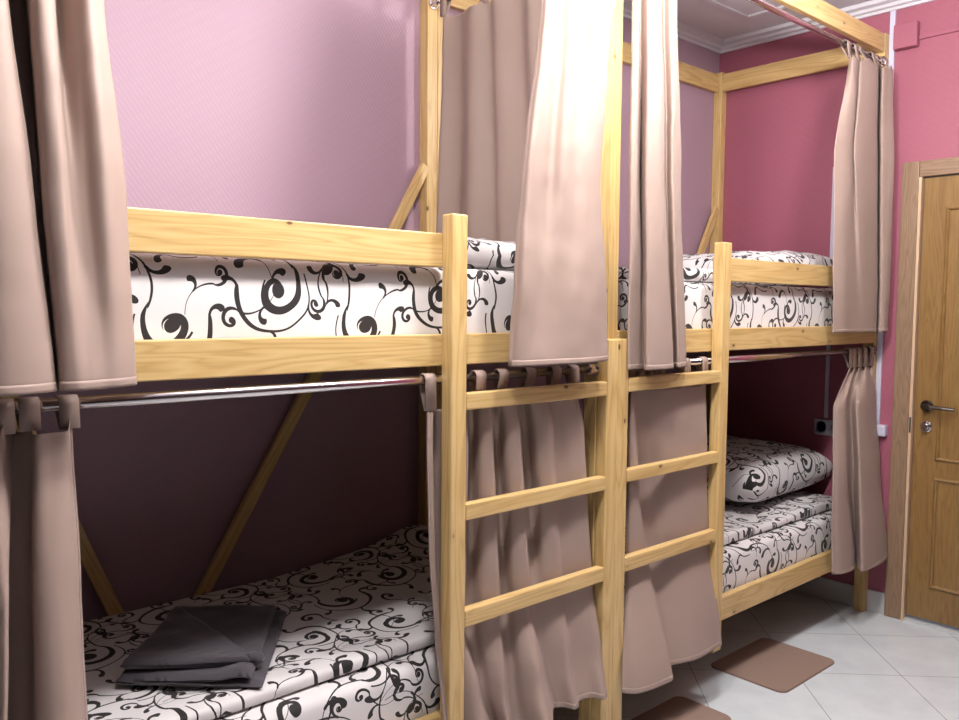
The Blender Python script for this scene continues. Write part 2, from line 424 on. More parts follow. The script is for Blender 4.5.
# ------------------------------------------------------------------ bunk beds
PW = .048
def bunk(name, xl, xr, label, lad, braces, parts):
    B = empty(name, (xl, 0, 0), label, 'bunk bed', 'pine bunk beds in a row')
    bo = lambda n_, p0, p1, wd, th, wdir=(0, 0, 1), **k: board(n_, p0, p1, wd, th, PINE, B, wdir, **k)
    XA, XB = xl + PW / 2, xr - PW / 2
    for x in (XA, XB):
        bo('post', (x, PW / 2, 0), (x, PW / 2, 2.638), PW, PW, (1, 0, 0))
        bo('post', (x, YB - PW / 2, 0), (x, YB - PW / 2, 2.632), PW - .001, PW - .001, (1, 0, 0))
    a, b = xl + PW + .001, xr - PW - .001
    # front rails
    bo('side_rail', (a, .0135, 1.2964), (b, .0135, 1.2964), .0796, .027)
    bo('side_rail', (a, .0135, .3095), (b, .0135, .3095), .0867, .027)
    bo('top_beam', (a, .0145, 2.593), (b, .0145, 2.593), .079, .027)
    # back rails
    for z, h_ in ((1.2964, .0796), (.3095, .0867), (2.5756, .0895)):
        bo('top_beam' if z > 2 else 'side_rail', (a, YB - .0145, z), (b, YB - .0145, z), h_, .027)
    # end rails between the front and the back posts
    for x in (xl + .0145, xr - .0145):
        for z, h_ in ((1.2964, .0796), (.3095, .0867)):
            bo('end_rail', (x, PW + .001, z), (x, YB - PW - .001, z), h_, .027)
    if parts.get('end_beam'):
        bo('top_beam', (xr - .033, PW + .001, 2.5756), (xr - .033, YB - PW - .001, 2.5756), .0895, .027)
        bo('end_spacer', (xr - .009, .3, 2.5756), (xr - .009, .36, 2.5756), .05, .017)
    # guard rail
    g0, g1 = parts['guard']
    bo('guard_rail', (g0, .0135, 1.545), (g1, .0135, 1.545), .0838, .027)
    # bed boards under the mattresses
    for z in (1.272, .288):
        bm = bmesh.new(); addbox(bm, xl + .03, xr - .03, .028, YB - .029, z, z + .016)
        finish('bed_base', bm, PANELM, B)
    # ladder
    for (x, z0, z1) in lad['posts']:
        bo('ladder_post', (x, -.0206, z0), (x, -.0206, z1), .0506, .0408, (1, 0, 0), bev=.004)
    r0, r1 = lad['span']
    for (zt, zb) in lad['rungs']:
        bo('ladder_rung', (r0, -.0270, (zt + zb) / 2), (r1, -.0270, (zt + zb) / 2), zt - zb, .028, bev=.0035)
    for (p0, p1) in braces:
        bo('brace', p0, p1, .040, .020, (1, 0, 0))
    return B
yb = YB - .0395
bed1 = bunk('bunk_bed', -1.95, 0, 'pine bunk bed nearer the camera, grey blanket folded on its lower bunk',
            dict(posts=[(-.6232, .15, 1.6334), (-.0198, 0, 1.3122)], span=(-.5975, -.0455), rungs=[(1.1875, 1.1445), (.9032, .8613), (.6276, .5827)]),
            [((-.05, yb, 1.92), (-.39, yb, 1.34)), ((-.47, yb, 1.25), (-1.01, yb, .36)), ((-1.115, yb, .36), (-1.47, yb, 1.25)), ((-1.9, yb, 1.92), (-1.6, yb, 1.36))],
            dict(guard=(-1.9, -.612)))
bed2 = bunk('bunk_bed', .0005, XR, 'pine bunk bed at the far end against the rose wall beside the door',
            dict(posts=[(.0315, 0, 1.3122), (.5925, .19, 1.6341)], span=(.0572, .5668), rungs=[(1.1923, 1.1496), (.9096, .8704), (.6343, .5902)]),
            [((1.892, yb, 1.93), (1.55, yb, 1.34)), ((.07, yb, 1.92), (.36, yb, 1.34)), ((1.45, yb, 1.25), (.95, yb, .36))],
            dict(guard=(.604, 1.895), end_beam=True))

# ------------------------------------------------------------------ mattresses, bedding
def nz(x, y, z, s): return noise.noise(Vector((x * s, y * s, z * s)))
def slab(name, x0, x1, prof, M, label, cat, group=None, nx=90, amp=.004, sc=5, sd=0, capr=.02, parent=None, zfn=None):
    """cloth covered body: (y,z) section profile swept along x, u=x v=arc length"""
    # densify profile
    P = []
    for i in range(len(prof)):
        a = Vector(prof[i]); b = Vector(prof[(i + 1) % len(prof)]); k = max(1, int((b - a).length / .03))
        for q in range(k): P.append(a + (b - a) * q / k)
    P.append(Vector(prof[0]))
    s = [0]
    for a, b in zip(P, P[1:]): s.append(s[-1] + (b - a).length)
    cen = Vector((sum(p[0] for p in P) / len(P), sum(p[1] for p in P) / len(P)))
    bm = bmesh.new(); rows = []; uvs = []
    for i in range(nx + 1):
        t = i / nx; x = x0 + (x1 - x0) * t
        e = min(x - x0, x1 - x); sh = 0
        if e < capr: sh = capr * .55 * (1 - math.sqrt(max(0, 1 - (1 - e / capr) ** 2)))
        row = []
        for p in P:
            q = Vector((p[0], p[1])); d = (q - cen)
            n_ = nz(x + sd, q[0], q[1], sc) * amp + nz(x + sd, q[0] * 2, q[1], sc * 3) * amp * .35
            if d.length: q = q + d.normalized() * (n_ - sh)
            z = q[1]
            if zfn and p[1] > cen[1]: z += zfn(x, q[0])
            row.append((x, q[0], z))
        rows.append(row); uvs.append([(x, k) for k in s])
    V = grid(bm, rows, uvs)
    uvl = (bm.loops.layers.uv.get('UVMap') or bm.loops.layers.uv.new('UVMap'))
    for row, flip in ((V[0], False), (V[-1], True)):
        f = bm.faces.new(row[:-1] if not flip else row[:-1][::-1])
        for l in f.loops: l[uvl].uv = (l.vert.co.y, l.vert.co.z)
    bmesh.ops.remove_doubles(bm, verts=bm.verts, dist=1e-5)
    bmesh.ops.recalc_face_normals(bm, faces=bm.faces)
    o = finish(name, bm, M, parent, smooth=True)
    if label: tag(o, label, cat, group)
    return o
def rrect(y0, y1, z0, z1, r, n=5):
    pts = []
    for (cy, cz, a0) in ((y0 + r, z0 + r, 1.5 * pi), (y0 + r, z1 - r, pi), (y1 - r, z1 - r, pi / 2), (y1 - r, z0 + r, 0)):
        for k in range(n + 1):
            a = a0 - (pi / 2) * k / n if True else 0
            pts.append((cy + r * cos(a), cz + r * sin(a)))
    return pts
# order: bottom-left going up the front, over the top
def matt(x0, x1, y0, y1, z0, z1, label, sd):
    return slab('mattress', x0, x1, rrect(y0, y1, z0, z1, .028), SHEET, label, 'mattress', 'mattresses in scrollwork sheets', sd=sd, amp=.005)
matt(-1.895, -.055, .032, .818, 1.290, 1.505, 'thick mattress in white sheet with black scrolls, upper bunk nearer the camera', 1)
matt(.055, 1.885, .032, .818, 1.290, 1.497, 'mattress in scrollwork sheet on the far upper bunk by the rose wall', 5)
matt(-1.895, -.055, .032, .818, .306, .492, 'lowest near mattress in scrollwork sheet, its front edge showing below the duvet', 9)
matt(.055, 1.885, .032, .818, .306, .492, 'mattress in scrollwork sheet resting behind the low front rail beside the brown floor mats', 13)

def bump1(x, y):
    return .035 * math.exp(-((x + .15) / .12) ** 2 - ((y - .78) / .10) ** 2) + .010 * math.exp(-((y - .12) / .05) ** 2) + .045 * max(0, min(1, (x + .7) / .6)) * max(0, min(1, (y - .3) / .4))
slab('duvet', -1.86, -.07, rrect(.085, .812, .497, .520, .010, 4), SHEET, 'scrollwork duvet spread flat under the folded grey blanket', 'duvet', 'scrollwork duvets on the lower bunks', amp=.004, sc=6, sd=3, zfn=bump1)
slab('duvet', .07, 1.87, rrect(.085, .812, .497, .520, .010, 4), SHEET, 'scrollwork duvet beneath the plump pillow on the far lower bunk', 'duvet', 'scrollwork duvets on the lower bunks', amp=.006, sc=6, sd=8,
     zfn=lambda x, y: .012 + .008 * sin(x * 9))

def pillow(loc, sx, sy, h, rotz, label, group, tilt=(0, 0), sd=0):
    n_ = 44; bm = bmesh.new()
    def prof(u, v):
        e = (1 - abs(u) ** 4.5) * (1 - abs(v) ** 4.5)
        return max(0, e) ** .38
    top = []; bot = []; uv = []; uv2 = []
    for i in range(n_ + 1):
        u = -1 + 2 * i / n_; a = []; b = []; q = []; q2 = []
        for j in range(n_ + 1):
            v = -1 + 2 * j / n_
            k = 1 - .07 * (1 - abs(u)) * 0
            px = u * sx / 2 * (1 - .05 * (1 - v * v)); py = v * sy / 2 * (1 - .05 * (1 - u * u))
            hh = prof(u, v) * h / 2
            wv = (nz(px + sd, py, 0, 9) * .010 + nz(px + sd, py, 3, 22) * .004) * prof(u, v)
            a.append((px, py, hh + wv + h * .42)); b.append((px, py, -hh * .8 + wv * .5 + h * .42)); st = q[-1][1] + math.hypot(py - a[-2][1], a[-1][2] - a[-2][2]) if j else 0; sb = q2[-1][1] - math.hypot(py - a[-2][1], b[-1][2] - b[-2][2]) if j else 0
            q.append((px + sd, st)); q2.append((px + sd, sb))
        top.append(a); bot.append(b); uv.append(q); uv2.append(q2)
    grid(bm, top, uv); grid(bm, [r[::-1] for r in bot], [r[::-1] for r in uv2])
    bmesh.ops.remove_doubles(bm, verts=bm.verts, dist=1e-4)
    bmesh.ops.recalc_face_normals(bm, faces=bm.faces)
    me = bpy.data.meshes.new('pillow'); bm.to_mesh(me); bm.free(); me.materials.append(SHEET)
    for p in me.polygons: p.use_smooth = True
    o = bpy.data.objects.new('pillow', me); COL.objects.link(o); o.location = loc; o.rotation_euler = (tilt[0], tilt[1], rotz)
    return tag(o, label, 'pillow', group)
PG = 'pillows in scrollwork cases'
pillow((-.36, .43, 1.501), .58, .68, .115, 0, 'pillow in scrollwork case behind the hanging curtain on the near upper bunk', PG, sd=.3)
pillow((1.50, .46, 1.497), .72, .68, .18, 0, 'pillow in scrollwork case on the far upper bunk, peeking over the guard board', PG, (0, -.05), sd=1.1)
pillow((1.55, .50, .545), .76, .68, .24, .03, 'plump scrollwork pillow on the far lower bunk near the wall socket', PG, (0, 0), sd=2.3)
slab('folded_cover', .40, 1.13, rrect(.10, .78, 1.504, 1.552, .022, 5), SHEET, 'folded scrollwork cover on the far upper bunk, left of its pillow', 'bed cover', nx=40, amp=.010, sc=7, sd=21)

# ------------------------------------------------------------------ folded grey blanket
def blanket():
    A, Bq, Cq, D = Vector((-1.070, .661)), Vector((-.825, .467)), Vector((-1.100, .084)), Vector((-1.345, .322))
    B = empty('folded_blanket', (-1.06, .45, .523), 'dark grey fleece blanket folded in a square on the near lower bunk', 'blanket')
    def layer(q, z0, th, nm, ins, zf=None, sd=0):
        a, b, c, d = q; n_ = 36; bm = bmesh.new(); top = []; bot = []; uv = []
        for i in range(n_ + 1):
            s = i / n_; r1 = []; r2 = []; r3 = []
            for j in range(n_ + 1):
                t = j / n_
                p = (a * (1 - s) + b * s) * (1 - t) + (d * (1 - s) + c * s) * t
                ed = min(s, 1 - s, t, 1 - t) * .35
                k = math.sqrt(max(0, 1 - max(0, 1 - ed / (th * .6)) ** 2))
                w_ = nz(p.x + sd, p.y, 0, 14) * .004 + nz(p.x + sd, p.y, 5, 60) * .0012
                zz = zf(p, s, t) if zf else 0
                r1.append((p.x, p.y, z0 + th / 2 + k * th / 2 + w_ + zz)); r2.append((p.x, p.y, z0 + th / 2 - k * th / 2 + zz)); r3.append((p.x, p.y))
            top.append(r1); bot.append(r2); uv.append(r3)
        grid(bm, top, uv); grid(bm, [r[::-1] for r in bot], [r[::-1] for r in uv])
        bmesh.ops.remove_doubles(bm, verts=bm.verts, dist=1e-4); bmesh.ops.recalc_face_normals(bm, faces=bm.faces)
        return finish(nm, bm, TOWEL, B, smooth=True)
    z = .528
    hump = lambda p, s, t: .010 * math.exp(-((s - .9) / .12) ** 2 - ((t - .95) / .15) ** 2) - .013 * (1 - s) * t * t
    layer((A, Bq, Cq, D), z, .018, 'fold_layer', 0, sd=1)
    layer((A + Vector((-.004, -.004)), Bq * .91 + A * .09, Cq * .93 + D * .07, D + Vector((.004, 0))), z + .015, .020, 'fold_layer', 0, hump, sd=2)
    # turned-over triangular flap, thick at its rolled crease
    E_ = A * .88 + D * .12 + Vector((.02, -.02)); F2 = Cq * .93 + D * .07 + Vector((.02, .05))
    def zflap(p, s, t): return .010 * (1 - t) ** 4 - .030 * t * t * (1 - s)
    layer((E_, F2 + Vector((.012, .012)), F2, D + Vector((.012, .004))), z + .032, .024, 'flap', 0, None, sd=4)
    bm = bmesh.new(); pts = []; rad = []
    for k in range(13):
        t = k / 12; p = F2.lerp(F2 + Vector((.035, .030)), t) + Vector((.010 * sin(t * 5), .010 * cos(t * 7)))
        pts.append((p.x, p.y, z + .050 - .008 * t)); rad.append(.011 + .004 * sin(t * 4))
    tube(bm, pts, rad, 12)
    uvl = (bm.loops.layers.uv.get('UVMap') or bm.loops.layers.uv.new('UVMap')); finish('rolled_corner', bm, TOWEL, B, smooth=True)
blanket()

# ------------------------------------------------------------------ curtains
def catmull(P, t):
    n_ = len(P) - 1; f = t * n_; i = min(int(f), n_ - 1); f -= i
    p1, p2 = P[i], P[i + 1]; p0 = P[i - 1] if i else p1 * 2 - p2; p3 = P[i + 2] if i + 2 <= n_ else p2 * 2 - p1
    return .5 * ((2 * p1) + (p2 - p0) * f + (2 * p0 - 5 * p1 + 4 * p2 - p3) * f * f + (3 * p1 - p0 - 3 * p2 + p3) * f ** 3)
def folds(xl, xr, y0, amp, n_, sd, jit=.25, lean=.25, dy=0):
    r = random.Random(sd); pts = []; k = 2 * n_
    for i in range(k + 1):
        t = i / k
        x = xl + (xr - xl) * t + (r.uniform(-jit, jit) * (xr - xl) / k if 0 < i < k else 0)
        y = y0 + (amp if i % 2 else -amp) * r.uniform(.55, 1.1) + dy * t
        pts.append((x, y))
    return pts
def curtain(levels, label, rod, tabs, group='taupe bunk curtains', origin=(0, 0), rotz=0, wr=.004, sd=0, nseg=9, nv=64, sidehem=None, tabw=.034, pinch=0):
    """levels = [(z, [(x,y)...])...] top to bottom; rod = (y, z, radius)"""
    cx = sum(p[0] for p in levels[0][1]) / len(levels[0][1])
    zb = levels[-1][0]
    base = Vector((cx, rod[0], zb)) if not rotz else Vector((origin[0], origin[1], zb))
    B = empty('curtain', base, label, 'curtain', group, rotz)
    L = [(z, [Vector(p) for p in pts]) for z, pts in levels]
    npt = len(L[0][1]); nu = (npt - 1) * nseg
    ulen = [0]
    ref = [catmull(L[-1][1], i / nu) for i in range(nu + 1)]
    for a, b in zip(ref, ref[1:]): ulen.append(ulen[-1] + (b - a).length)
    zt = L[0][0]
    def S(i, z):
        t = i / nu
        for k in range(len(L) - 1):
            if z >= L[k + 1][0] or k == len(L) - 2:
                f = (L[k][0] - z) / (L[k][0] - L[k + 1][0]); f = max(0, min(1, f))
                if len(L) > 2: f = f * f * (3 - 2 * f) * .5 + f * .5
                a = catmull(L[k][1], t); b = catmull(L[k + 1][1], t); break
        p = a.lerp(b, f)
        env = min(1, (zt - z) / .15)
        w1 = nz(p.x + sd * 3.7, z * .55, p.y, 7) * wr * 1.8 * env
        w2 = nz(p.x * .8 + sd, z * 1.2, 1.3, 16) * wr * .6 * env
        sag = 0
        return Vector((p.x, p.y + w1 + w2, z + sag))
    def tozdip(i, z):
        p = S(i, z)
        if z > zt - .05 and tabs:
            d = min(abs(i / nu - t) for t in tabs); p.z -= min(.022, d * .5) * (1 - (zt - z) / .05)
        return p
    inv = -base if not rotz else Vector((0, 0, -zb))
    def build(z0, z1, n_, nm, thick, extra=0, i0=0, i1=nu):
        bm = bmesh.new(); rows = []; uvs = []
        for k in range(n_ + 1):
            z = z0 + (z1 - z0) * k / n_
            rows.append([tozdip(i, z) + inv for i in range(i0, i1 + 1)]); uvs.append([(ulen[i], z) for i in range(i0, i1 + 1)])
        grid(bm, rows, uvs)
        me = bpy.data.meshes.new(nm); bm.to_mesh(me); bm.free(); me.materials.append(CURT)
        for p in me.polygons: p.use_smooth = True
        o = bpy.data.objects.new(nm, me); COL.objects.link(o); o.parent = B
        md = o.modifiers.new('solid', 'SOLIDIFY'); md.thickness = thick; md.offset = 0
        return o
    build(zt, zb, nv, 'fabric_panel', .0012)
    build(zb + .015, zb - .001, 3, 'hem', .0028)
    if sidehem is not None:
        k = max(2, nseg // 3)
        if 'L' in sidehem: build(zt, zb, nv, 'side_hem', .0032, i0=0, i1=k)
        if 'R' in sidehem: build(zt, zb, nv, 'side_hem', .0032, i0=nu - k, i1=nu)
    ry, rz, rr = rod
    for t in tabs:
        i = int(round(t * nu)); p = tozdip(i, zt); q = tozdip(min(nu, i + 1), zt); q0 = tozdip(max(0, i - 1), zt)
        d = (q - q0); d.z = 0
        d = Vector((1, 0, 0))
        R2 = rr + .0035
        path = [Vector((p.x, p.y - .002, p.z - .018))]
        for k in range(9):
            a = pi + .35 - (pi + .7) * k / 8
            path.append(Vector((p.x, ry + R2 * cos(a), rz + R2 * sin(a))))
        path.append(Vector((p.x, p.y + .004, p.z - .018)))
        bm = bmesh.new(); rows = []; uvs = []
        for j, c in enumerate(path):
            dd = Vector((1, 0, 0)) if 0 < j < len(path) - 1 else d
            rows.append([c + inv - dd * tabw / 2, c + inv + dd * tabw / 2]); uvs.append([(0, j * .01), (tabw, j * .01)])
        grid(bm, rows, uvs)
        me = bpy.data.meshes.new('tab'); bm.to_mesh(me); bm.free(); me.materials.append(CURT)
        for pp in me.polygons: pp.use_smooth = True
        o = bpy.data.objects.new('tab', me); COL.objects.link(o); o.parent = B
        md = o.modifiers.new('solid', 'SOLIDIFY'); md.thickness = .002; md.offset = 0
    return B

RU = (.010, 2.512, .012)      # upper rods
RL = (.006, 1.2235, .012)     # lower rods
def rod(p0, p1, r, label, ends):
    B = empty('curtain_rod', ((Vector(p0) + Vector(p1)) / 2), label, 'curtain rod', 'chrome curtain rods')
    bm = bmesh.new(); tube(bm, [p0, p1], r, 20); finish('rod_tube', bm, CHROME, B, smooth=True)
    d = (Vector(p1) - Vector(p0)).normalized()
    for p, s in ((Vector(p0), 1), (Vector(p1), -1)):
        bm = bmesh.new(); tube(bm, [p - d * s * .001, p + d * s * .006, p + d * s * .007, p + d * s * .03], [r * 2, r * 2, r * 1.35, r * 1.35], 20)
        finish('end_bracket', bm, CHROME, B)
    return B
g_ = .0015
rod((-1.90 + g_, RU[0], RU[1]), (-.049, RU[0], RU[1]), RU[2], 'chrome rod under the top beam of the near bunk, carrying the bright curtain', 0)
rod((.0495, RU[0], RU[1]), (1.8955, RU[0], RU[1]), RU[2], 'chrome rod under the top beam of the far bunk, ending at the rose wall', 0)
rod((-1.90 + g_, RL[0], RL[1]), (-.049, RL[0], RL[1]), RL[2], 'long shiny chrome rod across the near lower bunk opening', 0)
rod((.0495, RL[0], RL[1]), (1.8955, RL[0], RL[1]), RL[2], 'chrome rod across the far lower bunk opening above its pillow', 0)
rod((-.025, YB - PW - .002, 2.505), (-.025, .052, 2.505), .010, 'short chrome rod running from wall to front between the two bunks', 0)

ZU0, ZL0 = 2.470, 1.178
# upper left curtain, near
lt1 = [(-1.750, -0.030), (-1.718, -0.070), (-1.673, -0.030), (-1.648, -0.080), (-1.618, -0.100), (-1.595, -0.070), (-1.554, 0.130), (-1.523, 0.130), (-1.563, -0.070), (-1.539, -0.090), (-1.513, -0.010), (-1.496, -0.055), (-1.475, -0.070), (-1.438, -0.030)]
lt2 = [(-1.791, -0.030), (-1.753, -0.080), (-1.703, -0.040), (-1.678, -0.090), (-1.648, -0.110), (-1.618, -0.080), (-1.580, 0.110), (-1.544, 0.110), (-1.586, -0.085), (-1.557, -0.100), (-1.528, -0.020), (-1.512, -0.060), (-1.492, -0.080), (-1.457, -0.040)]
lt3 = [(-1.801, -0.030), (-1.765, -0.090), (-1.715, -0.060), (-1.689, -0.100), (-1.645, -0.120), (-1.593, -0.090), (-1.577, -0.015), (-1.558, -0.015), (-1.577, -0.090), (-1.552, -0.110), (-1.528, -0.070), (-1.504, -0.070), (-1.477, -0.090), (-1.428, -0.050)]
lt4 = [(-1.814, -0.050), (-1.775, -0.090), (-1.730, -0.090), (-1.700, -0.110), (-1.642, -0.130), (-1.570, -0.105), (-1.553, -0.040), (-1.544, -0.040), (-1.558, -0.100), (-1.539, -0.115), (-1.512, -0.110), (-1.487, -0.100), (-1.459, -0.090), (-1.422, -0.065)]
curtain([(ZU0, lt1), (1.93, lt2), (1.6, lt3), (1.259, lt4)], 'wide taupe curtain hanging at far left over the near upper bunk', RU, [0, .2, .4, .6, .8, 1], sd=1, wr=.004)
# lower left curtain
ll1 = [(-1.760, -0.010), (-1.724, -0.040), (-1.674, 0.000), (-1.643, -0.030), (-1.606, 0.025), (-1.600, 0.020), (-1.585, -0.010), (-1.582, -0.035), (-1.558, -0.030), (-1.531, -0.025), (-1.516, -0.002)]
ll2 = [(-1.797, -0.030), (-1.755, -0.060), (-1.693, -0.020), (-1.659, -0.070), (-1.641, -0.070), (-1.622, 0.020), (-1.585, 0.020), (-1.595, -0.055), (-1.563, -0.070), (-1.531, -0.050), (-1.509, -0.010)]
ll3 = [(-1.845, -0.040), (-1.798, -0.090), (-1.723, -0.050), (-1.684, -0.110), (-1.674, -0.110), (-1.652, -0.010), (-1.599, 0.000), (-1.611, -0.090), (-1.571, -0.120), (-1.532, -0.100), (-1.503, -0.050)]
curtain([(1.200, ll1), (.9, ll2), (.25, ll3)], 'taupe tab-top curtain at bottom left beside the scrollwork lower bunk', RL, [.05, .35, .60, .97], sd=2, wr=.004, sidehem='R')
# bright curtain pulled to the right end of the near upper bunk
a1 = [(-0.305, -0.020), (-0.312, -0.055), (-0.241, -0.030), (-0.222, -0.060), (-0.137, -0.030), (-0.111, -0.055), (-0.026, -0.030), (0.023, -0.020)]
a2 = [(-0.341, -0.030), (-0.351, -0.065), (-0.274, -0.040), (-0.251, -0.070), (-0.173, -0.045), (-0.156, -0.070), (-0.103, -0.055), (-0.062, -0.040)]
a3 = [(-0.421, -0.050), (-0.423, -0.085), (-0.328, -0.055), (-0.301, -0.085), (-0.232, -0.070), (-0.193, -0.080), (-0.154, -0.075), (-0.108, -0.055)]
a4 = [(-0.455, -0.060), (-0.458, -0.100), (-0.380, -0.085), (-0.328, -0.090), (-0.275, -0.100), (-0.209, -0.100), (-0.150, -0.090), (-0.093, -0.065)]
a5 = [(-0.485, -0.075), (-0.466, -0.100), (-0.409, -0.105), (-0.340, -0.105), (-0.276, -0.105), (-0.210, -0.105), (-0.146, -0.095), (-0.087, -0.075)]
curtain([(ZU0, a1), (2.2, a2), (1.75, a3), (1.45, a4), (1.254, a5)], 'bright taupe curtain hanging in front of the near ladder top, left of the tall post', RU, [0, .3, .65, 1], sd=3, wr=.005, sidehem='L')
# far bunk, left end
b1 = [(0.095, -0.005), (0.024, -0.045), (0.039, -0.055), (0.110, -0.012), (0.104, -0.050), (0.141, -0.055), (0.211, -0.020), (0.210, -0.050), (0.284, -0.020)]
b2 = [(0.083, -0.005), (0.030, -0.050), (0.052, -0.055), (0.125, -0.015), (0.081, -0.070), (0.142, -0.080), (0.238, -0.030), (0.226, -0.065), (0.320, -0.030)]
b3 = [(0.094, -0.015), (0.039, -0.050), (0.116, -0.040), (0.118, -0.050), (0.078, -0.095), (0.188, -0.100), (0.270, -0.050), (0.252, -0.085), (0.335, -0.055)]
curtain([(ZU0, b1), (1.8, b2), (1.220, b3)], 'taupe curtain right of the tall middle post, above the far ladder', RU, [0, .33, .66, 1], sd=4, wr=.003, sidehem='L')
# far bunk, right end
c1 = [(1.530, -0.010), (1.513, -0.030), (1.539, -0.035), (1.597, -0.018), (1.598, -0.030), (1.701, -0.045), (1.745, -0.035), (1.853, 0.005), (1.762, -0.045), (1.797, -0.060), (1.827, -0.065)]
c2 = [(1.397, -0.020), (1.452, -0.040), (1.496, -0.045), (1.542, -0.033), (1.532, -0.050), (1.694, -0.060), (1.738, -0.050), (1.845, -0.010), (1.779, -0.050), (1.813, -0.070), (1.841, -0.080)]
c3 = [(1.373, -0.050), (1.431, -0.065), (1.505, -0.065), (1.569, -0.070), (1.636, -0.075), (1.716, -0.075), (1.773, -0.060), (1.832, -0.040), (1.792, -0.065), (1.808, -0.080), (1.850, -0.080)]
curtain([(ZU0, c1), (2.05, c2), (1.312, c3)], 'taupe curtain gathered at the right end of the far upper bunk near the door', RU, [0, .3, .45, .62, .75, .95], sd=5, wr=.003)
# pleated curtain behind the near ladder
d1 = [(-0.699, -0.007), (-0.678, -0.005), (-0.662, 0.028), (-0.637, 0.028), (-0.625, 0.002), (-0.589, -0.010), (-0.567, -0.006), (-0.538, 0.028), (-0.522, 0.028), (-0.522, 0.002), (-0.502, -0.010), (-0.486, -0.006), (-0.456, 0.028), (-0.437, 0.028), (-0.436, 0.002), (-0.412, -0.010), (-0.394, -0.006), (-0.360, 0.028), (-0.334, 0.028), (-0.325, 0.002), (-0.288, -0.010), (-0.264, -0.006), (-0.249, 0.008), (-0.225, 0.008), (-0.203, -0.003), (-0.164, -0.010), (-0.143, -0.008)]
d2 = [(-0.699, -0.008), (-0.678, -0.005), (-0.649, 0.042), (-0.624, 0.042), (-0.620, 0.005), (-0.586, -0.011), (-0.562, -0.006), (-0.521, 0.042), (-0.503, 0.042), (-0.511, 0.005), (-0.492, -0.011), (-0.474, -0.006), (-0.429, 0.042), (-0.408, 0.042), (-0.414, 0.005), (-0.390, -0.011), (-0.369, -0.006), (-0.321, 0.042), (-0.295, 0.042), (-0.298, 0.005), (-0.265, -0.011), (-0.240, -0.006), (-0.227, 0.006), (-0.201, 0.006), (-0.176, -0.004), (-0.133, -0.011), (-0.111, -0.009)]
d3 = [(-0.691, -0.008), (-0.670, -0.006), (-0.640, 0.045), (-0.617, 0.045), (-0.618, 0.005), (-0.589, -0.011), (-0.566, -0.006), (-0.522, 0.045), (-0.500, 0.045), (-0.504, 0.005), (-0.478, -0.011), (-0.456, -0.006), (-0.408, 0.045), (-0.386, 0.045), (-0.393, 0.005), (-0.367, -0.011), (-0.345, -0.006), (-0.293, 0.045), (-0.267, 0.045), (-0.272, 0.005), (-0.240, -0.011), (-0.214, -0.006), (-0.209, -0.001), (-0.183, -0.001), (-0.153, -0.006), (-0.109, -0.011), (-0.087, -0.010)]
d4 = [(-0.670, -0.008), (-0.649, -0.006), (-0.638, 0.022), (-0.620, 0.022), (-0.614, -0.001), (-0.590, -0.012), (-0.573, -0.009), (-0.545, 0.022), (-0.520, 0.022), (-0.505, -0.001), (-0.466, -0.012), (-0.444, -0.009), (-0.414, 0.022), (-0.391, 0.022), (-0.380, -0.001), (-0.345, -0.012), (-0.324, -0.009), (-0.314, 0.000), (-0.288, 0.000), (-0.259, -0.006), (-0.214, -0.012), (-0.193, -0.011), (-0.185, -0.004), (-0.159, -0.004), (-0.126, -0.007), (-0.080, -0.012), (-0.059, -0.011)]
d45 = [(-0.665, -0.035), (-0.636, -0.025), (-0.633, -0.008), (-0.610, -0.008), (-0.594, -0.027), (-0.570, -0.050), (-0.548, -0.046), (-0.515, -0.008), (-0.496, -0.008), (-0.485, -0.025), (-0.468, -0.045), (-0.450, -0.041), (-0.416, -0.008), (-0.389, -0.008), (-0.380, -0.037), (-0.360, -0.070), (-0.333, -0.064), (-0.279, -0.012), (-0.255, -0.012), (-0.233, -0.023), (-0.205, -0.040), (-0.183, -0.037), (-0.164, -0.020), (-0.137, -0.020), (-0.109, -0.028), (-0.077, -0.045), (-0.054, -0.042)]
d5 = [(-0.658, -0.059), (-0.623, -0.043), (-0.610, -0.015), (-0.582, -0.015), (-0.572, -0.046), (-0.554, -0.085), (-0.526, -0.078), (-0.470, -0.015), (-0.456, -0.015), (-0.462, -0.041), (-0.468, -0.075), (-0.452, -0.069), (-0.412, -0.030), (-0.381, -0.030), (-0.378, -0.070), (-0.375, -0.125), (-0.341, -0.115), (-0.250, -0.030), (-0.229, -0.030), (-0.213, -0.043), (-0.203, -0.070), (-0.182, -0.066), (-0.158, -0.045), (-0.132, -0.045), (-0.107, -0.054), (-0.094, -0.085), (-0.069, -0.081)]
curtain([(1.166, d1), (1.05, d2), (.80, d3), (.56, d4), (.38, d45), (.250, d5)], 'pleated taupe curtain hanging behind the rungs of the near ladder', RL, [.02, .18, .35, .52, .70, .88, .98], sd=6, wr=.001, nseg=6, sidehem='L')
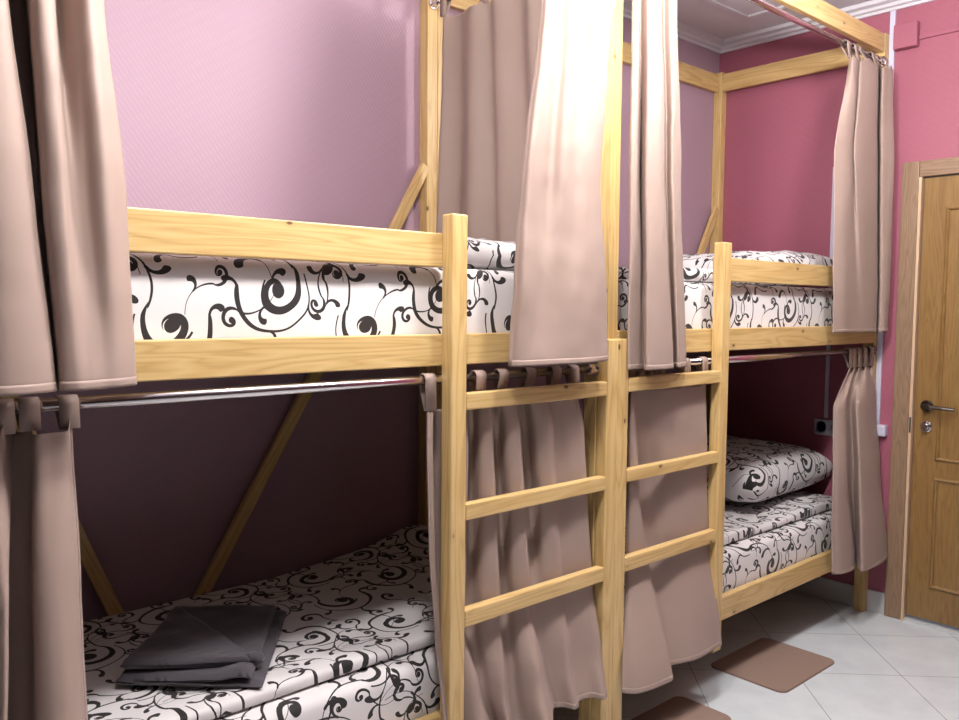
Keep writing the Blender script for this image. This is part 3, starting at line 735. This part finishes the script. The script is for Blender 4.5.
# curtain behind the far ladder
e1 = [(0.111, 0.000), (0.108, -0.010), (0.120, -0.010), (0.162, 0.022), (0.219, 0.020), (0.289, 0.004), (0.376, -0.006), (0.459, -0.009), (0.527, -0.008)]
e2 = [(0.112, 0.000), (0.118, -0.011), (0.159, -0.011), (0.214, 0.030), (0.270, 0.028), (0.323, 0.006), (0.403, -0.006), (0.486, -0.010), (0.551, -0.008)]
e3 = [(0.110, 0.000), (0.126, -0.011), (0.214, -0.012), (0.240, 0.012), (0.292, 0.014), (0.360, -0.002), (0.442, -0.010), (0.513, -0.011), (0.577, -0.010)]
e4 = [(0.024, -0.060), (0.067, -0.100), (0.204, -0.115), (0.243, -0.090), (0.290, -0.045), (0.348, -0.060), (0.413, -0.075), (0.499, -0.070), (0.583, -0.065)]
curtain([(1.166, e1), (.8, e2), (.57, e3), (.225, e4)], 'smooth taupe curtain hanging behind the rungs of the far ladder', RL, [.02, .2, .4, .6, .8, .98], sd=7, wr=.0015)
# lower curtain bunched at the right end
f1 = [(1.649, -0.010), (1.705, 0.006), (1.684, -0.012), (1.750, 0.006), (1.734, -0.012), (1.806, 0.006), (1.795, -0.012), (1.869, 0.006), (1.863, -0.010)]
f2 = [(1.449, -0.030), (1.472, -0.045), (1.517, -0.050), (1.604, -0.015), (1.653, -0.015), (1.632, -0.050), (1.711, -0.055), (1.808, -0.040), (1.900, -0.020)]
f3 = [(1.442, -0.040), (1.464, -0.060), (1.518, -0.065), (1.617, -0.025), (1.674, -0.030), (1.631, -0.075), (1.709, -0.080), (1.816, -0.070), (1.920, -0.040)]
f4 = [(1.479, -0.035), (1.519, -0.060), (1.624, -0.065), (1.713, -0.030), (1.733, -0.030), (1.613, -0.100), (1.698, -0.115), (1.804, -0.110), (1.917, -0.095)]
curtain([(1.172, f1), (1.0, f2), (.7, f3), (.280, f4)], 'taupe curtain hanging from the right end of the far lower bunk over its corner post', RL, [0, .25, .5, .75, 1], sd=8, wr=.003, sidehem='L')
# partition curtain between the beds (local x runs along the cross rod)
top = folds(0, .56, 0, .018, 4, 51, .3)
bot = folds(-.01, .70, 0, .030, 4, 52, .3)
curtain([(2.46, top), (1.60, bot)], 'dim taupe curtain across the end of the near upper bunk behind the bright one', (0, 2.505, .010), [0, .33, .66, 1], origin=(-.025, .745), rotz=-pi / 2, sd=9, wr=.004)

# ------------------------------------------------------------------ small wall things
def trunk(x1, y0, y1, z0, z1, label, M, nm='cable_trunking', cat='cable trunking', dep=.012):
    o = box(nm, x1 - dep, x1, y0, y1, z0, z1, M, None, .002); return tag(o, label, cat)
trunk(XR, -.024, -.001, .882, 2.740, 'tall white cable trunking on the rose wall beside the door frame', WHITE)
trunk(XR, .220, .236, .885, 2.08, 'thin pale cable trunking running down to the double socket behind the far bunk', WHITE)
o = empty('junction_box', (XR, -.032, .830), 'small white junction box at the foot of the tall trunking', 'junction box')
box('box_body', XR - .034, XR, -.060, -.004, .830, .881, WHITE, o, .004)
box('box_lid', XR - .038, XR - .0345, -.057, -.007, .833, .878, WHITE, o, .0015)
o = empty('painted_junction_box', (XR, -.078, 2.557), 'square pink-painted junction box high on the rose wall above the door', 'junction box')
box('box_body', XR - .036, XR, -.128, -.030, 2.557, 2.665, PINKP, o, .004)
box('box_lid', XR - .042, XR - .0365, -.127, -.031, 2.558, 2.664, PINKP, o, .003)
trunk(XR, -1.6, -.1285, 2.588, 2.606, 'pink-painted cable trunking running right from the pink box', PINKP)
o = empty('wall_socket', (XR, .225, .80), 'white double power socket on the wall behind the far lower bunk', 'wall socket')
box('socket_plate', XR - .010, XR - .001, .140, .284, .800, .876, WHITE, o, .003)
for y in (.176, .248):
    bm = bmesh.new(); tube(bm, [(XR - .0105, y, .84), (XR - .014, y, .84), (XR - .014, y, .84), (XR - .011, y, .84)], [.030, .030, .026, .024], 24); s_ = finish('socket_well', bm, WHITE, o)
    for dy in (-.0095, .0095):
        bm = bmesh.new(); tube(bm, [(XR - .0115, y + dy, .84), (XR - .0135, y + dy, .84)], .003, 10); q = finish('pin_hole', bm, DARK, s_)

# ------------------------------------------------------------------ floor mats
def mat_thing(x0, x1, y0, y1, label):
    r = .035; bm = bmesh.new(); pts = []
    for (cx, cy, a0) in ((x1 - r, y1 - r, 0), (x0 + r, y1 - r, pi / 2), (x0 + r, y0 + r, pi), (x1 - r, y0 + r, 3 * pi / 2)):
        for k in range(7): a = a0 + pi / 2 * k / 6; pts.append((cx + r * cos(a), cy + r * sin(a)))
    v = [bm.verts.new((x, y, .0005)) for x, y in pts]; f = bm.faces.new(v)
    ex = bmesh.ops.extrude_face_region(bm, geom=[f]); vv = [e for e in ex['geom'] if isinstance(e, bmesh.types.BMVert)]
    bmesh.ops.translate(bm, verts=vv, vec=(0, 0, .006))
    bmesh.ops.recalc_face_normals(bm, faces=bm.faces)
    tf = [g for g in ex['geom'] if isinstance(g, bmesh.types.BMFace)]
    bmesh.ops.bevel(bm, geom=list(tf[0].edges), offset=.002, segments=2, affect='EDGES')
    o = finish('floor_mat', bm, MATM); tag(o, label, 'floor mat', 'brown floor mats by the bunks')
mat_thing(.838, 1.268, -.170, .150, 'brown rectangular floor mat lying half in shadow beside the far lower bunk')
mat_thing(.110, .540, -.150, .080, 'brown floor mat at the foot of the far ladder, cut by the bottom edge')

# ------------------------------------------------------------------ ceiling lamps (above and behind the view)
for i, (loc, rad, glow) in enumerate(LAMPS):
    nm = ['glowing glass globe lamp hanging above the near ladder', 'glowing glass globe lamp hanging at the left of the room', 'glowing glass globe lamp hanging before the far bunk'][i]
    o = empty('pendant_lamp', (loc[0], loc[1], loc[2]), nm, 'ceiling lamp', 'hanging globe lamps')
    x, y, z = loc
    bm = bmesh.new(); bmesh.ops.create_uvsphere(bm, u_segments=32, v_segments=20, radius=rad, matrix=Matrix.Translation(loc)); finish('glass_globe', bm, glow_mat(glow), o, smooth=True)
    bm = bmesh.new(); tube(bm, [(x, y, z + rad - .008), (x, y, z + rad + .03), (x, y, z + rad + .035)], [.03, .03, .012], 20); finish('lamp_cap', bm, CHROME, o)
    bm = bmesh.new(); tube(bm, [(x, y, z + rad + .03), (x, y, 2.765)], .006, 12); finish('stem', bm, CHROME, o)
    bm = bmesh.new(); tube(bm, [(x, y, 2.765), (x, y, 2.789)], [.045, .05], 24); finish('ceiling_rose', bm, WHITE, o)
